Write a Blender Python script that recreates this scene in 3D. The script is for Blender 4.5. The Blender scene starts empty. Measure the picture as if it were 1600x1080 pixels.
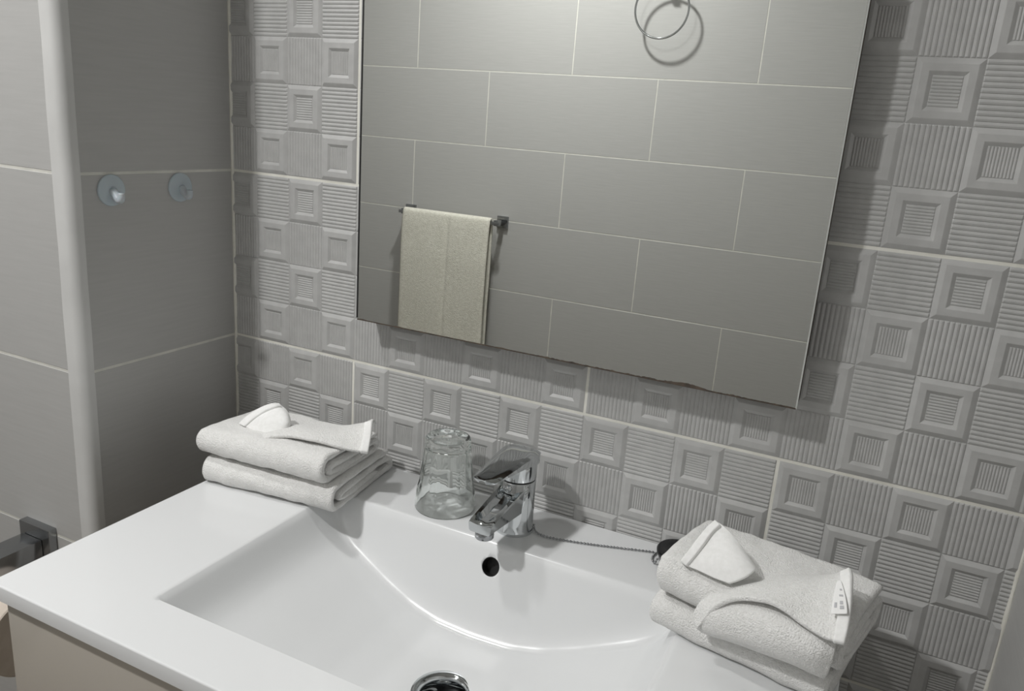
import bpy, bmesh, math, random
from mathutils import Vector, Matrix, noise
random.seed(7)
SC = bpy.context.scene
COL = SC.collection
PI = math.pi

# ------------------------------------------------------------------ camera
cam_d = bpy.data.cameras.new('camera')
cam = bpy.data.objects.new('camera', cam_d)
COL.objects.link(cam)
cam_d.sensor_fit = 'HORIZONTAL'
cam_d.sensor_width = 36.0
cam_d.lens = 1243.61 / 1600 * 36.0
cam_d.clip_start = 0.02
R0 = (0.8965374, 0.4370300, 0.0722866)
R1 = (0.1811582, -0.2128208, -0.9601505)
R2 = (-0.4042305, 0.8739062, -0.2699734)
M = Matrix(((R0[0], -R1[0], -R2[0], 0.90376),
            (R0[1], -R1[1], -R2[1], -0.89999),
            (R0[2], -R1[2], -R2[2], 0.34799),
            (0, 0, 0, 1)))
cam.matrix_world = M
SC.camera = cam

# ------------------------------------------------------------------ world, lamps, exposure
w = bpy.data.worlds.new('world')
SC.world = w
w.use_nodes = True
w.node_tree.nodes['Background'].inputs[0].default_value = (0.8, 0.85, 0.9, 1)
w.node_tree.nodes['Background'].inputs[1].default_value = 0.0
LAMPS = [((-0.15, -1.14, 1.36), 19.5, 0.05), ((-0.10, -0.44, 1.36), 5.6, 0.06)]
for i, (loc, e, r) in enumerate(LAMPS):
    ld = bpy.data.lights.new('ceiling_lamp_light', 'AREA')
    ld.shape = 'DISK'; ld.size = 2 * r; ld.energy = e
    ld.color = (1.0, 0.995, 0.985)
    lo = bpy.data.objects.new('ceiling_lamp_light', ld)
    lo.location = (loc[0], loc[1], loc[2] - 0.004)
    COL.objects.link(lo)
    ld.cycles.is_caustics_light = True
SC.view_settings.view_transform = 'Standard'
SC.view_settings.look = 'None'
SC.view_settings.gamma = 1
SC.view_settings.exposure = 0.0
SC.view_settings.use_curve_mapping = False
SC.cycles.max_bounces = 14
SC.cycles.transmission_bounces = 12
SC.cycles.glossy_bounces = 8
SC.cycles.diffuse_bounces = 5
SC.cycles.sample_clamp_indirect = 6.0
SC.cycles.blur_glossy = 0.5

# ------------------------------------------------------------------ materials
def mat(name, col, rough=0.5, metal=0.0, spec=0.5, coat=0.0, **kw):
    m = bpy.data.materials.new(name); m.use_nodes = True
    b = m.node_tree.nodes['Principled BSDF']
    b.inputs['Base Color'].default_value = (*col, 1)
    b.inputs['Roughness'].default_value = rough
    b.inputs['Metallic'].default_value = metal
    b.inputs['Specular IOR Level'].default_value = spec
    b.inputs['Coat Weight'].default_value = coat
    b.inputs['Coat Roughness'].default_value = 0.05
    for k, v in kw.items():
        b.inputs[k.replace('_', ' ')].default_value = v
    return m

def noise_mat(name, c1, c2, scale, vec=(1, 1, 1), rough=0.5, bump=0.0, bscale=None, bvec=None,
              dist=0.001, detail=4, lo=0.35, hi=0.65, spec=0.5, sheen=0.0, coords='Object'):
    m = mat(name, c1, rough, spec=spec)
    nt = m.node_tree; N = nt.nodes; L = nt.links
    b = N['Principled BSDF']
    tc = N.new('ShaderNodeTexCoord')
    mp = N.new('ShaderNodeMapping'); mp.inputs['Scale'].default_value = vec
    L.new(tc.outputs[coords], mp.inputs['Vector'])
    nz = N.new('ShaderNodeTexNoise'); nz.inputs['Scale'].default_value = scale; nz.inputs['Detail'].default_value = detail
    L.new(mp.outputs[0], nz.inputs['Vector'])
    cr = N.new('ShaderNodeValToRGB')
    cr.color_ramp.elements[0].position = lo; cr.color_ramp.elements[0].color = (*c1, 1)
    cr.color_ramp.elements[1].position = hi; cr.color_ramp.elements[1].color = (*c2, 1)
    L.new(nz.outputs[0], cr.inputs[0]); L.new(cr.outputs[0], b.inputs['Base Color'])
    if bump:
        mp2 = N.new('ShaderNodeMapping'); mp2.inputs['Scale'].default_value = bvec or vec
        L.new(tc.outputs[coords], mp2.inputs['Vector'])
        n2 = N.new('ShaderNodeTexNoise'); n2.inputs['Scale'].default_value = bscale or scale; n2.inputs['Detail'].default_value = 3
        L.new(mp2.outputs[0], n2.inputs['Vector'])
        bp = N.new('ShaderNodeBump'); bp.inputs['Strength'].default_value = bump; bp.inputs['Distance'].default_value = dist
        L.new(n2.outputs[0], bp.inputs['Height']); L.new(bp.outputs[0], b.inputs['Normal'])
    if sheen:
        b.inputs['Sheen Weight'].default_value = sheen
    return m

TILE_C = (0.36, 0.36, 0.345)
m_relief = noise_mat('relief_tile_glaze', (0.455, 0.455, 0.448), (0.50, 0.50, 0.492), 60, rough=0.42, bump=0.15, bscale=500, dist=0.0004)
m_linen = noise_mat('linen_tile', (0.435, 0.433, 0.423), (0.465, 0.462, 0.452), 14, vec=(1, 1, 16), rough=0.36, bump=0.14,
                    bscale=45, bvec=(1, 1, 12), dist=0.0004, detail=8, lo=0.3, hi=0.7)
m_linen_dark = noise_mat('linen_tile_dark', (0.22, 0.22, 0.207), (0.25, 0.248, 0.235), 9, vec=(1, 1, 14), rough=0.38, bump=0.25,
                    bscale=45, bvec=(1, 1, 12), dist=0.0004, detail=8, lo=0.3, hi=0.7)
m_grout = noise_mat('grout', (0.74, 0.73, 0.66), (0.84, 0.83, 0.77), 30, rough=0.9, bump=0.4, bscale=300, dist=0.0006)
m_grout_thin = noise_mat('grout_pale', (0.62, 0.62, 0.57), (0.72, 0.71, 0.66), 30, rough=0.9)
m_trim = noise_mat('corner_trim_plastic', (0.58, 0.58, 0.57), (0.64, 0.64, 0.63), 12, rough=0.35)
m_ceramic = mat('white_ceramic', (0.755, 0.765, 0.77), 0.22, coat=0.25)
m_chrome = mat('chrome', (0.60, 0.62, 0.63), 0.06, 1.0)
m_steel = mat('steel_dark', (0.35, 0.36, 0.37), 0.18, 1.0)
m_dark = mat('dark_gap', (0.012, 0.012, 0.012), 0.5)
m_rubber = mat('black_rubber', (0.008, 0.008, 0.009), 0.22)
m_mirror = mat('mirror_silver', (0.86, 0.875, 0.85), 0.0, 1.0)
m_mirror_edge = mat('mirror_glass_edge', (0.80, 0.83, 0.80), 0.25, 0.2)
m_backing = noise_mat('mirror_backing', (0.045, 0.035, 0.028), (0.10, 0.075, 0.055), 80, rough=0.7)
m_towel = noise_mat('white_terry', (0.86, 0.855, 0.835), (0.92, 0.915, 0.90), 260, rough=0.95, bump=0.95, bscale=640, dist=0.0026, sheen=0.25, spec=0.1)
m_towel_flat = noise_mat('white_flat_weave', (0.84, 0.84, 0.825), (0.89, 0.89, 0.88), 200, rough=0.9, bump=0.35, bscale=900, dist=0.0008, sheen=0.15, spec=0.1)
m_towel_cream = noise_mat('cream_terry', (0.66, 0.645, 0.565), (0.76, 0.745, 0.665), 120, rough=0.95, bump=0.8, bscale=330, dist=0.003, sheen=0.2, spec=0.1)
m_cream = noise_mat('cream_lacquer', (0.47, 0.435, 0.385), (0.49, 0.455, 0.405), 3, rough=0.16)
m_hook = mat('translucent_plastic', (0.50, 0.55, 0.59), 0.35, Subsurface_Weight=0.1)
m_paper = noise_mat('toilet_paper', (0.56, 0.49, 0.42), (0.60, 0.53, 0.46), 80, rough=0.95, bump=0.2)
m_card = mat('cardboard', (0.35, 0.27, 0.19), 0.9)
m_label = mat('label_cloth', (0.86, 0.86, 0.85), 0.7)
m_ink = mat('label_ink', (0.50, 0.50, 0.52), 0.7)
m_ceil = noise_mat('ceiling_paint', (0.62, 0.62, 0.61), (0.65, 0.65, 0.64), 5, rough=0.9)
m_floor = noise_mat('floor_stone', (0.14, 0.11, 0.085), (0.20, 0.16, 0.12), 8, rough=0.4)
m_white_plastic = mat('white_plastic', (0.8, 0.8, 0.8), 0.4)
m_lamp = bpy.data.materials.new('lamp_lens'); m_lamp.use_nodes = True
_b = m_lamp.node_tree.nodes['Principled BSDF']
_b.inputs['Emission Color'].default_value = (1, 0.99, 0.96, 1); _b.inputs['Emission Strength'].default_value = 8
m_glass = bpy.data.materials.new('clear_glass'); m_glass.use_nodes = True
nt = m_glass.node_tree; nt.nodes.clear()
go = nt.nodes.new('ShaderNodeOutputMaterial'); gg = nt.nodes.new('ShaderNodeBsdfGlass')
gg.inputs['IOR'].default_value = 1.45; gg.inputs['Roughness'].default_value = 0.0; gg.inputs['Color'].default_value = (0.99, 1, 0.995, 1)
gt = nt.nodes.new('ShaderNodeBsdfTransparent'); gt.inputs['Color'].default_value = (0.985, 0.995, 0.99, 1)
gm = nt.nodes.new('ShaderNodeMixShader'); gm.inputs[0].default_value = 1.0
nt.links.new(gt.outputs[0], gm.inputs[1]); nt.links.new(gg.outputs[0], gm.inputs[2]); nt.links.new(gm.outputs[0], go.inputs[0])

# ------------------------------------------------------------------ helpers
def tag(o, label=None, cat=None, group=None, kind=None):
    if label: o['label'] = label
    if cat: o['category'] = cat
    if group: o['group'] = group
    if kind: o['kind'] = kind
    return o

def empty(name, loc=(0, 0, 0), rot=(0, 0, 0)):
    o = bpy.data.objects.new(name, None); o.empty_display_size = 0.02
    o.location = loc; o.rotation_euler = rot; COL.objects.link(o); return o

def mesh_from(name, V, F, m, smooth=False):
    me = bpy.data.meshes.new(name); me.from_pydata([tuple(v) for v in V], [], F); me.update()
    if m: me.materials.append(m)
    if smooth: me.polygons.foreach_set('use_smooth', [True] * len(me.polygons))
    return me

def link(name, me, parent=None, loc=(0, 0, 0), rot=(0, 0, 0)):
    o = bpy.data.objects.new(name, me); COL.objects.link(o)
    o.location = loc; o.rotation_euler = rot
    if parent: o.parent = parent
    return o

def bm_done(bm, name, m, parent=None, loc=(0, 0, 0), rot=(0, 0, 0), smooth=False, recalc=True, auto=None):
    if recalc: bmesh.ops.recalc_face_normals(bm, faces=bm.faces)
    me = bpy.data.meshes.new(name); bm.to_mesh(me); bm.free()
    me.materials.append(m)
    if smooth or auto is not None:
        me.polygons.foreach_set('use_smooth', [True] * len(me.polygons))
        if auto is not None: me.set_sharp_from_angle(angle=math.radians(auto))
    return link(name, me, parent, loc, rot)

def bx(bm, x0, x1, y0, y1, z0, z1, bev=0.0, seg=2):
    r = bmesh.ops.create_cube(bm, size=1.0)
    vs = r['verts']
    for v in vs:
        v.co = Vector(((x0 + x1) / 2 + v.co.x * (x1 - x0), (y0 + y1) / 2 + v.co.y * (y1 - y0), (z0 + z1) / 2 + v.co.z * (z1 - z0)))
    if bev:
        es = list({e for v in vs for e in v.link_edges})
        bmesh.ops.bevel(bm, geom=es, offset=bev, segments=seg, affect='EDGES', profile=0.6)
    return vs

def box_obj(name, m, x0, x1, y0, y1, z0, z1, bev=0.0, parent=None, seg=2, loc=(0, 0, 0), rot=(0, 0, 0)):
    bm = bmesh.new(); bx(bm, x0, x1, y0, y1, z0, z1, bev, seg)
    return bm_done(bm, name, m, parent, loc, rot, auto=35 if bev else None)

def lathe(name, m, prof, seg=48, parent=None, loc=(0, 0, 0), rot=(0, 0, 0), auto=40, rad=None, close=False):
    """prof: list of (r, z). rad(theta, r, z) may modulate the radius."""
    V = []; F = []
    n = len(prof)
    for i, (r, z) in enumerate(prof):
        for k in range(seg):
            a = 2 * PI * k / seg
            rr = rad(a, r, z) if rad else r
            V.append((rr * math.cos(a), rr * math.sin(a), z))
    rng = n if close else n - 1
    for i in range(rng):
        j = (i + 1) % n
        for k in range(seg):
            k2 = (k + 1) % seg
            F.append((i * seg + k, i * seg + k2, j * seg + k2, j * seg + k))
    if not close:
        F.append(tuple(range(seg))[::-1]); F.append(tuple((n - 1) * seg + k for k in range(seg)))
    bm = bmesh.new(); me = mesh_from(name, V, F, None); bm.from_mesh(me); bpy.data.meshes.remove(me)
    bmesh.ops.remove_doubles(bm, verts=bm.verts, dist=1e-6)
    return bm_done(bm, name, m, parent, loc, rot, auto=auto)

def tube_mesh(pts, r, seg=10, closed=False, caps=True):
    V = []; F = []; n = len(pts); up = Vector((0, 0, 1))
    P = [Vector(p) for p in pts]; last = None
    for i in range(n):
        if closed: t = P[(i + 1) % n] - P[i - 1]
        else: t = P[min(i + 1, n - 1)] - P[max(i - 1, 0)]
        t.normalize()
        if last is None:
            a = t.cross(up)
            if a.length < 1e-3: a = t.cross(Vector((1, 0, 0)))
        else: a = last - t * last.dot(t)
        a.normalize(); last = a; b = t.cross(a)
        rr = r[i] if isinstance(r, (list, tuple)) else r
        for k in range(seg):
            q = 2 * PI * k / seg
            V.append(P[i] + (a * math.cos(q) + b * math.sin(q)) * rr)
    for i in range(n if closed else n - 1):
        j = (i + 1) % n
        for k in range(seg):
            k2 = (k + 1) % seg
            F.append((i * seg + k, i * seg + k2, j * seg + k2, j * seg + k))
    if caps and not closed:
        F.append(tuple(range(seg))[::-1]); F.append(tuple((n - 1) * seg + k for k in range(seg)))
    return V, F

def cr(p0, p1, p2, p3, t):
    return 0.5 * ((2 * p1) + (-p0 + p2) * t + (2 * p0 - 5 * p1 + 4 * p2 - p3) * t * t + (-p0 + 3 * p1 - 3 * p2 + p3) * t ** 3)

def spline(pts, k):
    P = [Vector(p) for p in pts]; out = []
    for i in range(len(P) - 1):
        a = P[i - 1] if i > 0 else P[i] * 2 - P[i + 1]
        d = P[i + 2] if i + 2 < len(P) else P[i + 1] * 2 - P[i]
        for j in range(k):
            out.append(cr(a, P[i], P[i + 1], d, j / k))
    out.append(P[-1]); return out

# ------------------------------------------------------------------ tiles
SU, SV = 0.0595, 0.0625          # relief square pitch
GR = 0.0036                      # grout width
def relief_tile_bm(flip):
    """One 10 x 4 square relief tile, lower-left at origin, front towards -y."""
    V = []; F = []
    W, H = 10 * SU, 4 * SV
    gx, gz = GR / 2, GR / 2
    xs = [gx + (W - GR) * i / 10 for i in range(11)]
    zs = [gz + (H - GR) * i / 4 for i in range(5)]
    def quad(a, b, c, d):
        n = len(V); V.extend((a, b, c, d)); F.append((n, n + 1, n + 2, n + 3))
    def ribs(x0, x1, z0, z1, n, base, amp, horiz):
        prof = [(0.0, 0.0), (0.18, 0.62), (0.5, 1.0), (0.82, 0.62)]
        ts = []
        for i in range(n):
            for a, b in prof: ts.append(((i + a) / n, b))
        ts.append((1.0, 0.0))
        ends = [(0.0, 0.0), (0.02, 1.0), (0.98, 1.0), (1.0, 0.0)]
        idx = {}
        for i, (t, h) in enumerate(ts):
            for j, (s, e) in enumerate(ends):
                d = -(base + amp * h * e)
                if horiz: p = (x0 + (x1 - x0) * s, d, z0 + (z1 - z0) * t)
                else: p = (x0 + (x1 - x0) * t, d, z0 + (z1 - z0) * s)
                idx[i, j] = len(V); V.append(p)
        for i in range(len(ts) - 1):
            for j in range(3):
                f = (idx[i, j], idx[i + 1, j], idx[i + 1, j + 1], idx[i, j + 1])
                F.append(f if not horiz else f[::-1])
    def ring(a, b):                      # a,b: (x0,x1,z0,z1,depth)
        A = [(a[0], a[4], a[2]), (a[1], a[4], a[2]), (a[1], a[4], a[3]), (a[0], a[4], a[3])]
        B = [(b[0], b[4], b[2]), (b[1], b[4], b[2]), (b[1], b[4], b[3]), (b[0], b[4], b[3])]
        for k in range(4):
            k2 = (k + 1) % 4
            quad(A[k], A[k2], B[k2], B[k])
    for i in range(10):
        for j in range(4):
            x0, x1, z0, z1 = xs[i], xs[i + 1], zs[j], zs[j + 1]
            horiz = (j % 2 == 1) != flip
            if (i + j) % 2 == 1:
                S = x1 - x0
                def ins(f, d): return (x0 + S * f, x1 - S * f, z0 + S * f, z1 - S * f, -d)
                R = [ins(0, 0.0001), ins(0.070, 0.0024), ins(0.095, 0.0028), ins(0.205, 0.0028), ins(0.215, 0.0026), ins(0.275, 0.0002)]
                for a, b in zip(R[:-1], R[1:]): ring(a, b)
                q = R[-1]
                ribs(q[0], q[1], q[2], q[3], 9, 0.0002, 0.0008, horiz)
            else:
                ribs(x0, x1, z0, z1, 12, 0.0, 0.00115, horiz)
    # sides
    y = 0.006
    for a, b in (((xs[0], zs[0]), (xs[-1], zs[0])), ((xs[-1], zs[0]), (xs[-1], zs[-1])), ((xs[-1], zs[-1]), (xs[0], zs[-1])), ((xs[0], zs[-1]), (xs[0], zs[0]))):
        quad((a[0], y, a[1]), (b[0], y, b[1]), (b[0], 0, b[1]), (a[0], 0, a[1]))
    bm = bmesh.new(); me = mesh_from('t', V, F, None); bm.from_mesh(me); bpy.data.meshes.remove(me)
    bmesh.ops.remove_doubles(bm, verts=bm.verts, dist=1e-6)
    return bm

_rt = {}
def relief_mesh(flip, u0, u1):
    key = (flip, round(u0, 3), round(u1, 3))
    if key in _rt: return _rt[key]
    bm = relief_tile_bm(flip)
    for u, n in ((u0, -1), (u1, 1)):
        if 0.001 < u < 9.999:
            g = bm.verts[:] + bm.edges[:] + bm.faces[:]
            bmesh.ops.bisect_plane(bm, geom=g, plane_co=(u * SU, 0, 0), plane_no=(n, 0, 0), clear_outer=True)
    bmesh.ops.recalc_face_normals(bm, faces=bm.faces)
    me = bpy.data.meshes.new('relief_tile'); bm.to_mesh(me); bm.free()
    # make sure the front faces -y
    s = sum(p.normal.y * p.area for p in me.polygons)
    if s > 0: me.flip_normals()
    me.polygons.foreach_set('use_smooth', [True] * len(me.polygons))
    me.set_sharp_from_angle(angle=math.radians(14))
    me.materials.append(m_relief)
    _rt[key] = me; return me

_pt = {}
def plain_mesh(w, h, m):
    key = (round(w, 4), round(h, 4), m.name)
    if key in _pt: return _pt[key]
    g = 0.0014; b = 0.0008; d = 0.007
    x0, x1, z0, z1 = g, w - g, g, h - g
    V = [(x0, d, z0), (x1, d, z0), (x1, d, z1), (x0, d, z1),
         (x0, b, z0), (x1, b, z0), (x1, b, z1), (x0, b, z1),
         (x0 + b, 0, z0 + b), (x1 - b, 0, z0 + b), (x1 - b, 0, z1 - b), (x0 + b, 0, z1 - b)]
    F = [(8, 9, 10, 11)]
    for k in range(4):
        k2 = (k + 1) % 4
        F.append((k, k2, k2 + 4, k + 4)); F.append((k + 4, k2 + 4, k2 + 8, k + 8))
    me = mesh_from('tile', V, F, m)
    _pt[key] = me; return me

def structure(name, m, x0, x1, y0, y1, z0, z1):
    o = box_obj(name, m, x0, x1, y0, y1, z0, z1); o['kind'] = 'structure'; return o

XC, XR = 0.014, 1.0845           # left and right corner of the basin wall
YP = -0.2648                     # front face of the pillar
YO = -1.7273                     # opposite wall
XL = -1.30
ZF, ZC = -1.0, 1.40
# -- back wall
wb = structure('wall_back', m_grout, XC - 0.02, XR + 0.02, 0.0001, 0.10, ZF, ZC)
for band in range(-4, 6):
    odd = band % 2                # bands -1, 1, 3: joints at 4, 14;  bands 0, 2: joints at 0, 10, 20
    starts = (-6, 4, 14) if odd else (0, 10)
    for st in starts:
        u0 = max(XC / SU + 0.02, st); u1 = min(18.18, st + 10)
        if band == -1: flip = st != 4
        elif band == 1: flip = st == 14
        else: flip = (band + st) % 3 == 1 and band != 0
        z0 = band * 4 * SV
        if z0 < ZF - 0.001 or z0 + 4 * SV > ZC + 0.001: continue
        t = link('tile', relief_mesh(flip, u0 - st, u1 - st), wb, (st * SU, 0, z0))
# -- pillar on the left: niche side face (x = XC) and front face (y = YP)
wn = structure('wall_niche', m_grout_thin, XC - 0.12, XC - 0.0004, YP + 0.012, -0.0002, ZF, ZC)
for k in range(-4, 6):
    me = plain_mesh(-YP - 0.016, 0.25, m_linen)
    if k * 0.25 + 0.25 > ZC + 0.001: continue
    o = link('tile', me, wn, (XC, YP + 0.0145, k * 0.25), (0, 0, PI / 2))
wp = structure('wall_pillar', m_grout_thin, XL, XC - 0.013, YP + 0.0005, YP + 0.10, ZF, ZC)
for k in range(-4, 6):
    if k * 0.25 + 0.25 > ZC + 0.001: continue
    x1 = XC - 0.0235; off = 0.0 if k % 2 else 0.297
    while x1 > XL + 0.05:
        wdt = 0.595 if not (off and x1 > 0) else 0.595
        if x1 > -0.02 and off: wdt = 0.45
        x0 = max(XL, x1 - wdt)
        link('tile', plain_mesh(x1 - x0, 0.25, m_linen), wp, (x0, YP, k * 0.25)); x1 = x0
# rounded corner trim
tm = []
cx, cy, rr = XC - 0.011, YP + 0.011, 0.0125
prof = [(cx - 0.0125, YP + 0.006), (cx - 0.0125, cy - rr)]
for i in range(9):
    a = -PI / 2 + PI / 2 * i / 8
    prof.append((cx + rr * math.cos(a), cy + rr * math.sin(a)))
prof += [(cx + rr, cy + 0.006), (cx + rr - 0.007, cy + 0.006), (cx - 0.006, cy + 0.0)]
V = []; F = []; n = len(prof); NZ = 60
for j in range(NZ + 1):
    z = ZF + (ZC - ZF) * j / NZ
    for (x, y) in prof:
        wv = 0.0005 * noise.noise(Vector((x * 40, y * 40, z * 14)))
        V.append((x + wv, y + wv, z))
for j in range(NZ):
    for i in range(n):
        i2 = (i + 1) % n
        F.append((j * n + i, j * n + i2, (j + 1) * n + i2, (j + 1) * n + i))
me = mesh_from('trim_1', V, F, m_trim, True); me.set_sharp_from_angle(angle=math.radians(50))
tr = link('trim_1', me); tr['kind'] = 'structure'
# grout bead in the corners of the basin wall
def bead(name, x, y, r, seed):
    pts = [(x, y, ZF + (ZC - ZF) * j / 160) for j in range(161)]
    rad = [r * (1 + 0.45 * noise.noise(Vector((seed, 0, p[2] * 30)))) for p in pts]
    V, F = tube_mesh(pts, rad, 8)
    o = link(name, mesh_from(name, V, F, m_grout, True)); o['kind'] = 'structure'
bead('trim_2', XC + 0.0008, -0.0008, 0.0026, 1)
bead('trim_3', XR - 0.0008, -0.0008, 0.0026, 5)
# -- right wall
wr = structure('wall_right', m_grout_thin, XR + 0.0005, XR + 0.10, YO, 0.0, ZF, ZC)
for k in range(-4, 6):
    if k * 0.25 + 0.25 > ZC + 0.001: continue
    y1 = -0.001; first = True
    while y1 > YO + 0.03:
        ln = 0.297 if (first and k % 2 == 0) else 0.595
        y0 = max(YO, y1 - ln)
        link('tile', plain_mesh(y1 - y0, 0.25, m_linen), wr, (XR, y1, k * 0.25), (0, 0, -PI / 2)); y1 = y0; first = False
# -- opposite wall (seen in the mirror)
wo = structure('wall_front', m_grout_thin, XL - 0.05, XR + 0.05, YO - 0.10, YO - 0.0005, ZF, ZC)
for k in range(-4, 6):
    z0 = k * 0.25 + 0.0086
    if z0 + 0.25 > ZC + 0.05: continue
    if z0 + 0.25 > ZC: continue
    off = -0.133 if k % 2 == 0 else 0.158
    x = off - 3 * 0.595
    while x < XR:
        a = max(x, XL); b = min(x + 0.595, XR)
        if b - a > 0.02:
            link('tile', plain_mesh(b - a, 0.25, m_linen), wo, (b, YO, z0), (0, 0, PI))
        x += 0.595
structure('wall_left', m_linen, XL - 0.10, XL, YO, YP + 0.1, ZF, ZC)
structure('floor', m_floor, XL - 0.1, XR + 0.1, YO - 0.1, 0.1, ZF - 0.1, ZF)
structure('ceiling', m_ceil, XL - 0.1, XR + 0.1, YO - 0.1, 0.1, ZC, ZC + 0.1)

# -- ceiling lamps (out of frame; they are the light of the room)
for i, (loc, e, r) in enumerate(LAMPS):
    t = empty('ceiling_lamp', (loc[0], loc[1], ZC))
    tag(t, ['round white ceiling lamp over the middle of the room', 'round white ceiling lamp nearer the basin wall'][i], 'lamp', 'round ceiling lamps')
    lathe('housing', m_white_plastic, [(r + 0.012, 0), (r + 0.02, -0.004), (r + 0.02, -0.034), (r + 0.012, -0.040), (r + 0.002, -0.040), (r + 0.002, -0.030), (0.0005, -0.030)], 40, t)
    lathe('lens', m_lamp, [(0.0005, -0.031), (r, -0.031), (r, -0.034), (0.0005, -0.034)], 40, t)

# ------------------------------------------------------------------ washbasin
ZT = -0.146
BX0, BX1, BY0 = 0.1325, 0.9355, -0.4705
XS = 0.5365
RL, RF, RB = 0.242, -0.400, -0.113     # half width, front, back of bowl opening
PR = [(0.0, 0.104), (0.05, 0.102), (0.09, 0.094), (0.134, 0.079), (0.17, 0.064), (0.198, 0.052), (0.216, 0.041), (0.230, 0.022), (0.242, 0.0), (0.30, -0.10)]
def prof_x(a):
    for (a0, d0), (a1, d1) in zip(PR[:-1], PR[1:]):
        if a <= a1:
            t = (a - a0) / (a1 - a0); t2 = t
            return d0 + (d1 - d0) * t2
    return -0.1
def profs(a):
    return sum(prof_x(max(0, abs(a + o))) for o in (-0.008, -0.004, 0, 0.004, 0.008)) / 5
def smin(a, b, k):
    h = max(k - abs(a - b), 0.0) / k
    return min(a, b) - h * h * k * 0.25
DX, DY = 0.5565, -0.259                 # drain
def bowl_depth(x, y):
    a = profs(x - XS)
    b = (RB - y) / 0.42
    c = (y - RF) / 0.10
    d = smin(a, b, 0.027)
    d = smin(d, c, 0.012)
    # soft upper lip
    k = 0.005
    h = max(k - abs(d), 0.0) / k
    d = max(d, 0.0) + h * h * k * 0.25
    r = math.hypot(x - DX, y - DY)
    if r < 0.055 and d > 0.02:
        d += 0.0045 * (0.5 + 0.5 * math.cos(PI * min(r / 0.055, 1)))
    # slight splash edge fall towards the back
    return d
NX, NY = 236, 160
xs = [BX0 + (BX1 - BX0) * i / NX for i in range(NX + 1)]
ys = [BY0 + (-0.0035 - BY0) * j / NY for j in range(NY + 1)]
# snap grid lines to the crisp bowl edges
for target in (XS - RL, XS + RL):
    i = min(range(NX + 1), key=lambda i: abs(xs[i] - target)); xs[i] = target
for target in (RF, RF + 0.0012, RB):
    j = min(range(NY + 1), key=lambda j: abs(ys[j] - target)); ys[j] = target
ys = sorted(ys)
xs = sorted(xs + [BX0 + e for e in (0.0004, 0.0009, 0.0016)] + [BX1 - e for e in (0.0004, 0.0009, 0.0016)])
ys = sorted(ys + [BY0 + e for e in (0.0004, 0.0009, 0.0016)])
V = []; F = []
nx, ny = len(xs), len(ys)
def edge_round(x, y):
    """rounded outer edge: lower near the border"""
    d = min(x - BX0, BX1 - x, y - BY0)
    r = 0.0018
    if d >= r: return 0.0
    return r - math.sqrt(max(r * r - (r - d) ** 2, 0))
for j in range(ny):
    for i in range(nx):
        V.append((xs[i], ys[j], ZT - bowl_depth(xs[i], ys[j]) - edge_round(xs[i], ys[j])))
o2 = len(V)
for j in range(ny):
    for i in range(nx):
        dp = bowl_depth(xs[i], ys[j])
        V.append((xs[i], ys[j], ZT - 0.018 - dp * 0.96))
for j in range(ny - 1):
    for i in range(nx - 1):
        a = j * nx + i
        F.append((a, a + 1, a + nx + 1, a + nx)); F.append((o2 + a, o2 + a + nx, o2 + a + nx + 1, o2 + a + 1))
for i in range(nx - 1):
    a = i; F.append((a, o2 + a, o2 + a + 1, a + 1))
    a = (ny - 1) * nx + i; F.append((a, a + 1, o2 + a + 1, o2 + a))
for j in range(ny - 1):
    a = j * nx; F.append((a, a + nx, o2 + a + nx, o2 + a))
    a = j * nx + nx - 1; F.append((a, o2 + a, o2 + a + nx, a + nx))
basin_me = mesh_from('washbasin', V, F, m_ceramic, True)
basin_me.set_sharp_from_angle(angle=math.radians(60))
tmp = bpy.data.objects.new('tmp', basin_me); COL.objects.link(tmp)
ZD = ZT - bowl_depth(DX, DY)
OVX, OVY, OVZ = 0.5385, -0.1242, ZT - 0.0268
def cutter(prof, loc, rot):
    o = lathe('cut', m_ceramic, prof, 32, None, loc, rot); return o
c1 = cutter([(0.0285, -0.06), (0.0285, 0.03)], (DX, DY, ZD), (0, 0, 0))
rot_ov = (math.radians(68), 0, 0)
c2 = cutter([(0.0118, -0.016), (0.0118, 0.02)], (OVX, OVY, OVZ), rot_ov)
for c in (c1, c2):
    md = tmp.modifiers.new('b', 'BOOLEAN'); md.operation = 'DIFFERENCE'; md.object = c; md.solver = 'EXACT'
bpy.context.view_layer.update()
dg = bpy.context.evaluated_depsgraph_get()
basin_me2 = bpy.data.meshes.new_from_object(tmp.evaluated_get(dg))
for o in (tmp, c1, c2): bpy.data.objects.remove(o)
basin_me2.name = 'basin_slab'
wbn = empty('washbasin', (XS, -0.235, ZT))
tag(wbn, 'white ceramic washbasin top with a wide rectangular bowl', 'washbasin')
bo = link('basin_slab', basin_me2, wbn, (-XS, 0.235, -ZT))
# overflow ring lining
lathe('overflow_hole', m_dark, [(0.0116, -0.0005), (0.0116, -0.0145), (0.0005, -0.0145), (0.0005, -0.0140), (0.0110, -0.0140), (0.0110, -0.0005)], 32, wbn,
      (OVX - XS, OVY + 0.235, OVZ - ZT), rot_ov, close=True)
# drain
dr = lathe('drain', m_chrome, [(0.0365, 0.0010), (0.0365, 0.0020), (0.0350, 0.0032), (0.0292, 0.0032), (0.0262, 0.0014), (0.0250, -0.002), (0.0244, -0.012), (0.0244, -0.0285), (0.0005, -0.0285), (0.0005, -0.030), (0.027, -0.030), (0.0275, -0.004), (0.0282, 0.0004)],
           64, wbn, (DX - XS, DY + 0.235, ZD - ZT), close=True)
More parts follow.
